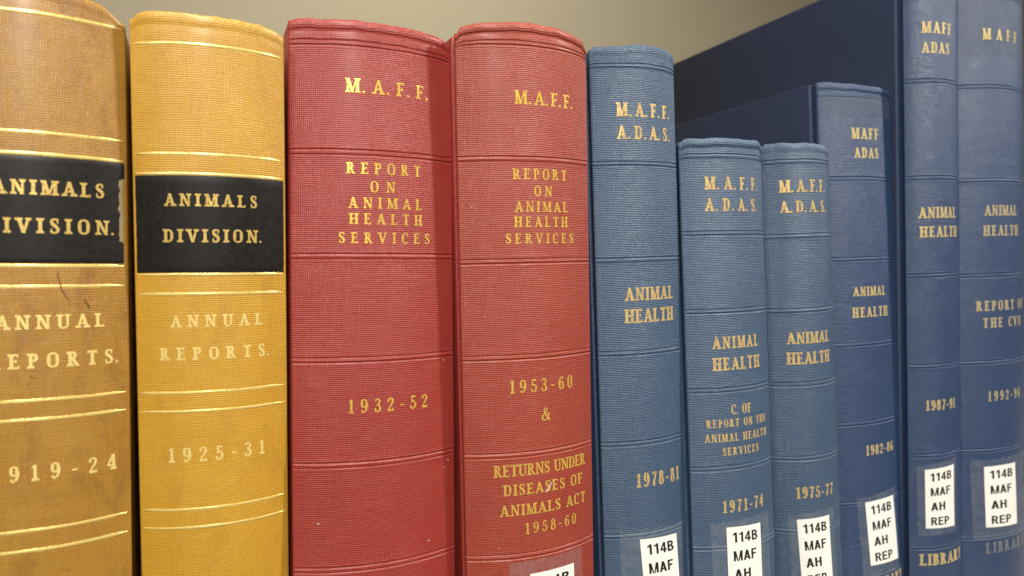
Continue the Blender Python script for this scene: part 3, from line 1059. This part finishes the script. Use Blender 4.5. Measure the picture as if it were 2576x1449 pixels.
b.lettering(M['pale_gilt'], BOLD, [('LIBRARY', -5.0, 25.0, -187.5, 6.2)])
b.spine_label(((-7.6, -136.9), (16.0, -136.3), (-5.1, -173.2), (19.7, -174.1)), ((-13.0, -134.5), (18.6, -131.8), (-10.0, -180.0), (21.0, -180.5)), seed=5)

# 1987-91, slate blue, tall
b = Book(397.1, 302.2, 42.2, 0.170, -0.929, -0.014,
         [(-22.7, 169.5), (-18, 170.5), (0, 170.8), (18, 170.0), (22.7, 168.5)],
         'tall narrow slate-blue book dated 1987-91, showing its long dark left cover', 1.9, 5.2)
b.spine(M['slate'], [157.5, 102.1, 46.9, -9.2, -61.7, -114.0, -168.0], 9.0, roll=0.3, depth=0.26)
b.covers(M['navy'], depth=232)
b.lettering(M['pale_gilt'], BOLD, [('MAFF', -14.0, 7.9, 129.2, 6.5), ('ADAS', -14.1, 5.5, 118.0, 6.2)])
b.lettering(M['pale_gilt'], BOLD, [('ANIMAL', -16.7, 11.5, 24.0, 6.25), ('HEALTH', -16.3, 13.2, 13.0, 6.25)])
b.lettering(M['pale_gilt'], BOLD, [('1987-91', -14.0, 8.7, -87.4, 6.0)])
b.lettering(M['pale_gilt'], BOLD, [('LIBRARY', -18.2, 15.5, -178.4, 6.7)])
b.spine_label(((-14.9, -122.0), (6.1, -120.6), (-14.6, -156.5), (6.2, -157.1)), ((-19.3, -119.5), (8.8, -116.8), (-19.0, -161.0), (8.5, -160.5)), seed=6)

# 1992-96, slate blue, tall
b = Book(450.0, 303.0, 58.5, 0.128, -0.766, 0.134,
         [(-30.5, 170.5), (-26, 171.5), (0, 172.0), (26, 171.0), (30.5, 169.5)],
         'tall slate-blue book dated 1992-96 at the right end, reading REPORT OF THE CVO', 1.6, 5.0)
b.spine(M['slate'], [157.0, 102.9, 47.2, -10.1, -62.7, -116.3, -169.5], 10.0, roll=0.3, depth=0.26)
b.covers(M['navy'], depth=232)
b.sheet('clear_film', M['film'], ((-29.8, 164.0), (29.8, 164.0), (-29.8, 120.5), (29.8, 121.5)), 0.16, nu=24, nv=20,
        jag=lambda a, z, u, v, i, j: (a, z + (0.8 * noise.noise(Vector((a * 0.12, 7, 1))) if j == 20 else 0)))
b.lettering(M['pale_gilt'], BOLD, [('MAFF', -15.7, 14.2, 130.9, 6.5)], lift=0.20)
b.lettering(M['rubbed_gilt'], BOLD, [('ANIMAL', -15.3, 12.9, 26.1, 6.2), ('HEALTH', -16.2, 14.7, 13.9, 6.25)])
b.lettering(M['rubbed_gilt'], BOLD, [('REPORT OF', -21.2, 22.5, -31.3, 6.0), ('THE CVO', -17.0, 18.0, -41.6, 6.0)])
b.lettering(M['rubbed_gilt'], BOLD, [('1992-96', -14.0, 16.1, -86.3, 6.05)])
b.lettering(M['blind'], BOLD, [('LIBRARY', -16.2, 21.0, -179.6, 6.7)])
b.spine_label(((-17.1, -126.1), (8.6, -126.0), (-16.1, -163.4), (10.6, -164.6)), ((-26.0, -122.5), (21.0, -121.0), (-24.0, -171.0), (22.0, -172.0)), seed=7)
